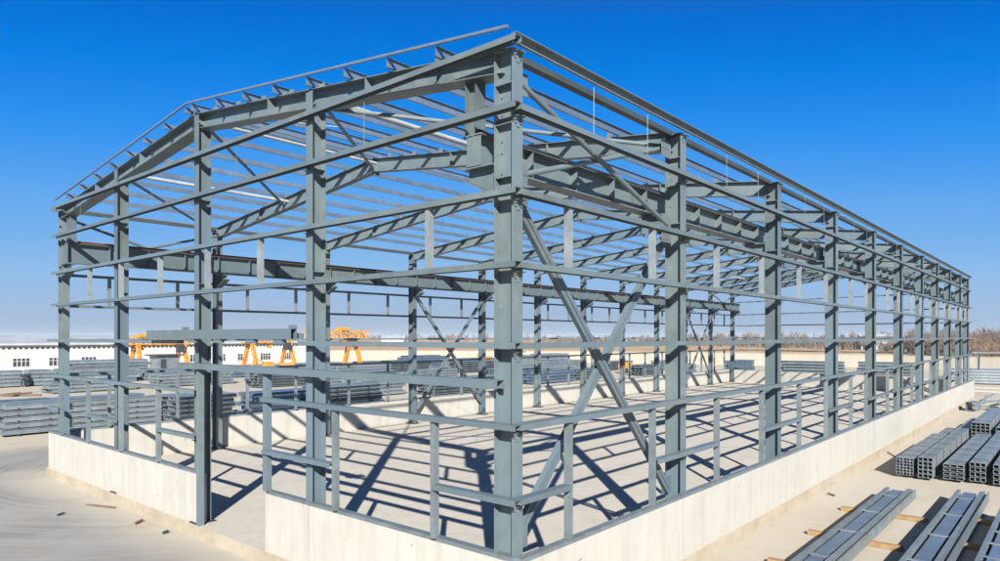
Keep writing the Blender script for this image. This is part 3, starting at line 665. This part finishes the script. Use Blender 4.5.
# stacks seen beyond the far gable run across the view
for (x, y, L, nz, lab) in ((97.6, 18.8, 8.2, 4, 'dark layered tube stack beyond the far gable, left of two'), (100.4, 10.4, 7.0, 4, 'dark layered tube stack beyond the far gable, right of two')):
    yard_stack(x, y, L, nz, 4, .55, .36, lab, 'stack', 'i', rz=R(96), gap=.09)
yard_stack(84.0, 4.2, 11.0, 5, 5, .6, .27, 'large grey stack beyond the far right end of the white wall', 'stack', 'c', rz=R(-70))
# open rack over it
rk = empty('storage_rack', (95, 3, 0), 'open grey steel rack with flat top rail beyond the far right wall end', 'rack')
for px, py in ((97.6, 3.0), (100.8, -6.2)):
    mb = MB(); mb.prism((px, py, 0), (px, py, 3.3), isec(.26, .26, .02, .02)); mb.build('leg', 'galv', rk)
mb = MB(); mb.prism((97.4, 3.7, 3.44), (101.2, -7.6, 3.44), isec(.28, .4, .02, .03)); mb.build('top_rail', 'galv', rk)
mb = MB(); mb.prism((97.5, 3.0, 1.4), (100.7, -6.2, 1.4), rect(.08, .08)); mb.build('middle_rail', 'galv', rk)
# kerbs across the ground at the end of the wall
for i, (x, y0, y1) in enumerate(((72.5, 1.0, -16), (78.0, 1.5, -16))):
    mb = MB(); mb.box((x, y0, 0), (x + .3, y1, .14)); tag(mb.build('kerb', 'wall'), ['nearer', 'farther'][i] + ' low concrete kerb crossing beyond the far right end of the white wall', 'kerb')
# jumbled offcuts
pile = empty('scrap_pile', (53, -2, 0), 'jumbled pile of steel offcuts in front of the far right end of the white wall', 'scrap pile')
for i in range(16):
    x, y = 51.6 + random.uniform(0, 6), -0.9 - random.uniform(0, 3.6); a = random.uniform(-.7, .5); L = random.uniform(1, 2.6); z = random.uniform(.1, .75)
    mb = MB(); mb.prism((x, y, z), (x + L * math.cos(a), y + L * math.sin(a), max(.08, z + random.uniform(-.3, .2))), random.choice([isec(.2, .16, .02, .02), rect(.14, .10), csec(.25, .12, .015)])); mb.build('offcut', 'stack', pile)
mb = MB(); mb.boxtube((50.8, -.95, .36), (52.4, -1.2, .36), .6, .6, .02); mb.build('box_section', 'stack', pile)
# timbers on the yard
pl = empty('timber_pile', (9, 66, 0), 'few dark planks lying on the pale ground between the left stacks', 'timber pile')
for (a, b2, z) in (((8.2, 67.4, .1), (10.8, 65.4, .1), 0), ((8.4, 66.2, .25), (10.4, 66.5, .25), 0), ((7.9, 67.9, .1), (9.6, 66.9, .3), 0)):
    mb = MB(); mb.bar(a, b2, .2, .14); mb.build('plank', 'old_wood', pl)

# debris on the ground by the left wall
for (x, y, L, a, r_, mt, lab) in ((-1.15, 17.3, 1.25, -70, .035, 'old_wood', 'thin brown stick on the ground in front of the left white wall'),
        (.05, 20.1, .45, -120, .05, 'wood', 'small timber offcut on the ground near the left end of the white wall'),
        (-1.05, 13.7, .30, 30, .05, 'rust', 'rusty scrap on the ground left of the door opening'),
        (-.95, 12.1, .16, 10, .05, 'dark', 'small dark stone on the ground beside the door opening'),
        (-2.2, 16.5, .22, 20, .04, 'dark', 'small dark scrap lying left of the thin stick'),
        (25.6, -.85, 1.5, 25, .03, 'rust', 'thin rusty bar on the ground between the white wall and the tube bundles'),
        (15.9, -.75, .3, 60, .04, 'rust', 'small rusty scrap on the ground right of the long white wall')):
    mb = MB(); p = Vector((x, y, r_)); q = p + Vector((math.cos(R(a)) * L, math.sin(R(a)) * L, .02)); mb.prism(p, q, rect(r_ * 1.1, r_ * 1.1)); tag(mb.build('debris', mt), lab, 'debris', 'scraps on the yard ground')

# ------------------------------------------------------------------ orange gantry cranes
def truss(mb, p0, p1, w_, h_, n_, r_=.09):
    p0, p1 = Vector(p0), Vector(p1); ax = (p1 - p0).normalized(); sd = ax.cross(Vector((0, 0, 1)) if abs(ax.z) < .8 else Vector((0, 1, 0))).normalized(); up = sd.cross(ax)
    C_ = [sd * (sx * w_ / 2) + up * (sz * h_ / 2) for sx, sz in ((-1, -1), (1, -1), (1, 1), (-1, 1))]
    for c in C_: mb.bar(p0 + c, p1 + c, r_ * 1.7)
    for i in range(n_):
        a, b2 = p0.lerp(p1, i / n_), p0.lerp(p1, (i + 1) / n_)
        for j in range(4):
            u, v_ = C_[j], C_[(j + 1) % 4]
            mb.bar(a + (u if i % 2 else v_), b2 + (v_ if i % 2 else u), r_ * 1.1); mb.bar(a + u, a + v_, r_ * 1.1)
def gantry(loc, x0, x1, ov0, ov1, H, label, spread=2.2, hoist=.5, cab=True):
    t = empty('gantry_crane', loc, label, 'gantry crane', 'orange gantry cranes in the yard'); X, Y, _ = loc
    mb = MB(); truss(mb, (X + x0 - ov0, Y, H), (X + x1 + ov1, Y, H), 1.3, 1.1, 14); mb.box((X + x0 - ov0, Y - .25, H - .75), (X + x1 + ov1, Y + .25, H - .5)); mb.build('girder', 'orange', t)
    for x in (x0, x1):
        for s_ in (-1, 1):
            mb = MB(); truss(mb, (X + x, Y + s_ * spread, .35), (X + x, Y + s_ * .6, H - .55), .46, .46, 9, .062); mb.build('leg', 'orange', t)
        mb = MB(); mb.box((X + x - .3, Y - spread - 1, .12), (X + x + .3, Y + spread + 1, .5)); mb.build('end_beam', 'orange', t)
    mb = MB(); xx = X + x0 + (x1 - x0) * hoist; mb.box((xx - .7, Y - .9, H + .6), (xx + .7, Y + .9, H + 1.1)); mb.box((xx - .3, Y - .3, H - 1.5), (xx + .3, Y + .3, H - .8)); mb.build('hoist', 'orange', t)
    if cab:
        mb = MB(); mb.box((X + x1 - 1.4, Y - 1.9, H - 1.9), (X + x1 - .5, Y - .8, H - .55)); mb.build('electric_box', 'dark', t)
    return t
gantry((35.3, 107.2, 0), 0, 7.3, 1.6, 1.6, 4.75, 'orange lattice gantry crane left of the middle gable post', hoist=.12)
gantry((52.5, 103.0, 0), 0, 7.4, 1.2, .8, 4.9, 'orange lattice gantry crane seen through the sliding door opening', hoist=.5)
gantry((50.8, 80.6, 0), 0, 6.6, 2, 2.9, 5.75, 'orange lattice gantry crane right of the second gable post', spread=2.3, hoist=.7)
hut = empty('site_hut', (35.4, 99.5, 0), 'grey hut with a flat roof standing under the left gantry crane', 'hut')
mb = MB(); mb.box((35.0, 98.6, 0), (38.2, 101.4, 2.5)); mb.build('wall', 'stack', hut); mb = MB(); mb.box((34.4, 98.2, 2.503), (38.9, 101.8, 2.7)); mb.build('roof', 'dark', hut)
mb = MB(); mb.box((35.5, 98.54, .02), (36.3, 98.597, 2.0)); mb.build('door', 'dark', hut)
# low orange machines among the stacks
def machine(x, y, s_, label):
    t = empty('yard_machine', (x, y, 0), label, 'machine', 'orange machines among the stacks')
    mb = MB(); mb.box((x - 1.4 * s_, y - .6 * s_, .25), (x + 1.4 * s_, y + .6 * s_, .95 * s_)); mb.box((x - .2, y - .5 * s_, .95 * s_), (x + .9 * s_, y + .5 * s_, 1.6 * s_)); mb.build('body', 'orange', t)
    mb = MB(); mb.bar((x + .6, y, 1.2 * s_), (x - 1.6 * s_, y, 2.1 * s_), .16); mb.bar((x - 1.6 * s_, y, 2.1 * s_), (x - 2.0 * s_, y, .9), .14); mb.build('boom', 'orange', t)
    for dx in (-.9, .9):
        mb = MB(); mb.tube((x + dx * s_, y - .7 * s_, .4), (x + dx * s_, y - .62 * s_, .4), .4, 14); mb.build('wheel', 'dark', t)
machine(44.0, 83.5, 1.1, 'low orange machine seen through the sliding door opening')
machine(80.5, 73.0, 1.2, 'low orange machine before the cream boundary wall left of the corner column')
machine(80.0, 44.5, 1.0, 'low orange machine behind the crossing wall braces')

# ------------------------------------------------------------------ long white workshop on the left
bd = empty('workshop_building', (10, 120, 0), 'long low white workshop with pale roof and a row of small windows', 'building')
BX0, BX1, BY = -70, 75.5, 120.0
mb = MB(); mb.box((BX0, BY, 0), (BX1, BY + 26, 4.05)); mb.build('wall', 'white', bd)
mb = MB(); mb._add([(BX0 - .4, BY - .6, 4.06), (BX1 + .4, BY - .6, 4.06), (BX1 + .4, BY + 13, 5.35), (BX0 - .4, BY + 13, 5.35), (BX1 + .4, BY + 26.6, 4.06), (BX0 - .4, BY + 26.6, 4.06),
                    (BX0 - .4, BY - .6, 4.36), (BX1 + .4, BY - .6, 4.36), (BX1 + .4, BY + 13, 5.62), (BX0 - .4, BY + 13, 5.62), (BX1 + .4, BY + 26.6, 4.36), (BX0 - .4, BY + 26.6, 4.36)],
                   [[0, 1, 2, 3], [3, 2, 4, 5], [6, 7, 8, 9], [9, 8, 10, 11], [0, 1, 7, 6], [5, 4, 10, 11], [0, 3, 9, 6], [3, 5, 11, 9], [1, 2, 8, 7], [2, 4, 10, 8]]); mb.build('roof', 'roof', bd)
nv = 76
for i in range(nv):
    pass
strip = MB()
x = BX0 + .6
cnt = 0
while x < BX1 - .6:
    strip.box((x, BY - .03, 3.42), (x + .42, BY - .003, 3.72)); x += .75
o = strip.build('vent_strip', 'dark', bd)
wx = [(-52, -49), (-42, -39), (-30, -27), (-18, -15), (-6, -3), (5, 7.4), (13.6, 16), (22.0, 24.3), (26.9, 29.3), (31.6, 33.9), (37.0, 39.3), (44.6, 47), (49.8, 52.1), (54.6, 56.8), (59.3, 61.5), (64.2, 66.5), (69.2, 71.2)]
for a, b2 in wx:
    f_ = MB()
    for (p, q) in (((a - .1, .62), (b2 + .1, .70)), ((a - .1, 1.98), (b2 + .1, 2.06))): f_.box((p[0], BY - .07, p[1]), (q[0], BY - .004, q[1]))
    for k in range(5):
        xx = a + (b2 - a) * k / 4; f_.box((xx - .05, BY - .068, .702), (xx + .05, BY - .005, 1.978))
    f_.box((a, BY - .062, 1.5), (b2, BY - .012, 1.56))
    fo = f_.build('window', 'white', bd)
    g_ = MB(); g_.box((a, BY - .045, .66), (b2, BY - .015, 2.02)); g_.build('pane', 'glass', fo)
# sheds far away
def shed(x, y, L, W_, H, label, rz, mat='white'):
    t = empty('distant_shed', (x, y, 0), label, 'building', None, rz)
    c, s_ = 0, 0
    mb = MB(); mb.box((x, y, 0), (x + L, y + W_, H)); mb.build('wall', mat, t)
    mb = MB(); mb._add([(x - .5, y - .5, H + .02), (x + L + .5, y - .5, H + .02), (x + L + .5, y + W_ / 2, H + W_ * .12), (x - .5, y + W_ / 2, H + W_ * .12), (x + L + .5, y + W_ + .5, H + .02), (x - .5, y + W_ + .5, H + .02)],
                       [[0, 1, 2, 3], [3, 2, 4, 5], [0, 3, 5], [1, 4, 2], [0, 5, 4, 1]]); mb.build('roof', 'roof', t)
shed(262, 322, 14, 20, 3.6, 'small white shed far off beyond the cream wall', R(-45))
shed(52, 430, 30, 16, 6.5, 'hazy pale shed on the horizon above the workshop roof', R(-38))
shed(300, 62, 32, 8, 5.4, 'flat pale building on the horizon beyond the far gable', R(-70), 'roof')

# cream boundary wall behind the yard
bw = empty('boundary_wall', (79.2, 120.3, 0), 'long cream boundary wall closing the far side of the yard', 'wall')
BWP = [(79.2, 120.3), (110.6, 68.3), (119.9, 38.9), (125.7, 16.9), (124.9, -2.2), (121.5, -60)]
mb = MB(); cp = MB()
for i in range(len(BWP) - 1):
    a, b2 = Vector((*BWP[i], 0)), Vector((*BWP[i + 1], 0)); d = (b2 - a).normalized(); nrm = Vector((-d.y, d.x, 0))
    hw = [2.35, 2.3, 2.2, 2.1, 2.1][i]
    mb.prism(a + Vector((0, 0, hw / 2)), b2 + Vector((0, 0, hw / 2)), rect(.28, hw)); cp.prism(a + Vector((0, 0, hw + .05)), b2 + Vector((0, 0, hw + .05)), rect(.4, .10))
    L = (b2 - a).length; k = int(L / 6)
    for j in range(1, k):
        q = a.lerp(b2, j / k); mb.prism(q + nrm * .17 + Vector((0, 0, 0)), q + nrm * .17 + Vector((0, 0, hw - .01)), rect(.4, .12), nrm)
mb.build('wall', 'boundary', bw); cp.build('coping', 'boundary', bw)

# ------------------------------------------------------------------ bare winter woods along the horizon
def wood(name, p0, p1, n_, h0, h1, mat, label, depth=30, seed=1, tw=1.0, br=34):
    rd = random.Random(seed); mb = MB(); p0, p1 = Vector((*p0, 0)), Vector((*p1, 0)); d = (p1 - p0).normalized(); nr_ = Vector((-d.y, d.x, 0))
    for i in range(n_):
        q = p0.lerp(p1, rd.random()) + nr_ * rd.uniform(-depth / 2, depth / 2)
        H = rd.uniform(h0, h1) * (0.75 + .35 * math.sin(q.x * .05 + q.y * .083)); sp = H * rd.uniform(.25, .4)
        def tri(a, b2, wd):
            ax = (b2 - a).normalized(); s1 = ax.cross(Vector((rd.uniform(-1, 1), rd.uniform(-1, 1), .3))).normalized() * wd
            mb._add([a + s1, a - s1, b2], [[0, 1, 2]])
        top = q + Vector((rd.uniform(-.5, .5), rd.uniform(-.5, .5), H * .8)); tri(q, top, .16 * tw); tri(q, top, .16 * tw)
        for k in range(br):
            t_ = rd.uniform(.05, .95); a = q.lerp(top, t_); an = rd.uniform(0, 6.283); l_ = sp * (1.15 - t_) * rd.uniform(.5, 1.2) + .4
            e = a + Vector((math.cos(an) * l_, math.sin(an) * l_, l_ * rd.uniform(.5, 1.6)))
            if e.z > H: e.z = H
            tri(a, e, .07 * tw)
            for _ in range(2):
                e2 = a.lerp(e, rd.uniform(.3, .9)); an2 = rd.uniform(0, 6.283); tri(e2, e2 + Vector((math.cos(an2) * l_ * .4, math.sin(an2) * l_ * .4, l_ * rd.uniform(.2, .8))), .05 * tw)
    o = mb.build(name, mat, recalc=False); tag(o, label, 'wood', None, 'stuff'); return o
wood('bare_wood', (560, 420), (420, 210), 220, 4, 7.5, 'twig', 'distant bare brown wood along the horizon, seen through the frame', 60, 1, 2.2, 26)
wood('bare_wood', (700, 900), (520, 420), 200, 6, 11, 'twig', 'hazy low wood on the horizon right of the workshop', 80, 2, 3.0, 20)
wood('bare_wood', (420, 210), (292, 40), 380, 5, 9, 'twig', 'bare grey-brown wood beyond the field behind the far gable', 40, 3, 1.5, 34)
wood('bare_wood', (292, 40), (196, 2), 330, 5.5, 9, 'twig', 'tall bare trees beyond the field at the far right end of the frame', 30, 4, 1.2, 38)
wood('russet_thicket', (226, 20), (180, -28), 420, 3.5, 9.5, 'twig_red', 'russet bare thicket at the right edge behind the boundary wall', 26, 5, 1.1, 36)
wood('dry_scrub', (150, 8), (150, -26), 260, 2, 4.6, 'twig_red', 'low orange scrub just beyond the boundary wall at the right', 12, 6, .8, 26)

# ------------------------------------------------------------------ person by the stacks
pr = empty('person', (13.0, 79.3, 0), 'person in a dark navy jacket standing in front of the left grey stacks', 'person', rz=R(-90))
def skinned(name, verts, edges, radii, mat, parent):
    me = bpy.data.meshes.new(name); me.from_pydata(verts, edges, []); o = bpy.data.objects.new(name, me); COL.objects.link(o); o.parent = parent
    sk = o.modifiers.new('skin', 'SKIN'); 
    for i, r_ in enumerate(radii): me.skin_vertices[0].data[i].radius = (r_, r_ * .85)
    me.skin_vertices[0].data[0].use_root = True
    ss = o.modifiers.new('sub', 'SUBSURF'); ss.levels = 1; ss.render_levels = 2; me.materials.append(M[mat]); return o
skinned('body', [(0, 0, .95), (0, 0, 1.2), (0, 0, 1.42), (0, 0, 1.52), (.01, 0, 1.60), (.01, 0, 1.72),
                 (0, .11, .88), (.03, .12, .48), (0, .13, .07), (.12, .14, .04), (0, -.11, .88), (-.02, -.12, .48), (-.04, -.13, .07), (.08, -.14, .04),
                 (0, .19, 1.40), (.02, .27, 1.12), (.12, .24, .88), (0, -.19, 1.40), (.04, -.27, 1.12), (.16, -.2, .93)],
        [(0, 1), (1, 2), (2, 3), (3, 4), (4, 5), (0, 6), (6, 7), (7, 8), (8, 9), (0, 10), (10, 11), (11, 12), (12, 13), (2, 14), (14, 15), (15, 16), (2, 17), (17, 18), (18, 19)],
        [.15, .15, .15, .06, .085, .09, .1, .07, .05, .04, .1, .07, .05, .04, .07, .05, .035, .07, .05, .035], 'skin', pr)
skinned('jacket', [(0, 0, .86), (0, 0, 1.15), (0, 0, 1.40), (0, 0, 1.49), (0, .19, 1.41), (.02, .27, 1.12), (.10, .245, .94), (0, -.19, 1.41), (.04, -.27, 1.12), (.13, -.215, .98)],
        [(0, 1), (1, 2), (2, 3), (2, 4), (4, 5), (5, 6), (2, 7), (7, 8), (8, 9)], [.185, .18, .18, .09, .09, .07, .055, .09, .07, .055], 'cloth_navy', pr)
skinned('trousers', [(0, 0, .92), (0, .11, .86), (.03, .12, .48), (0, .13, .10), (0, -.11, .86), (-.02, -.12, .48), (-.04, -.13, .10)], [(0, 1), (1, 2), (2, 3), (0, 4), (4, 5), (5, 6)],
        [.165, .12, .09, .075, .12, .09, .075], 'cloth_dark', pr)
skinned('hair', [(-.015, 0, 1.74), (-.03, 0, 1.66)], [(0, 1)], [.098, .085], 'dark', pr)

# ------------------------------------------------------------------ thin winter haze: one closed box of air
hb = MB(); hb.box((-3600, -3600, -1), (3600, 3600, 17)); hz = hb.build('haze', 'glass'); hz['kind'] = 'stuff'
m = bpy.data.materials.new('air'); m.use_nodes = True; nt = m.node_tree; nt.nodes.clear()
out = nt.nodes.new('ShaderNodeOutputMaterial'); pv = nt.nodes.new('ShaderNodeVolumePrincipled')
pv.inputs['Color'].default_value = (0.78, 0.87, 0.95, 1); pv.inputs['Density'].default_value = 0.0002; pv.inputs['Anisotropy'].default_value = 0.0
nt.links.new(pv.outputs[0], out.inputs['Volume']); hz.data.materials.clear(); hz.data.materials.append(m)
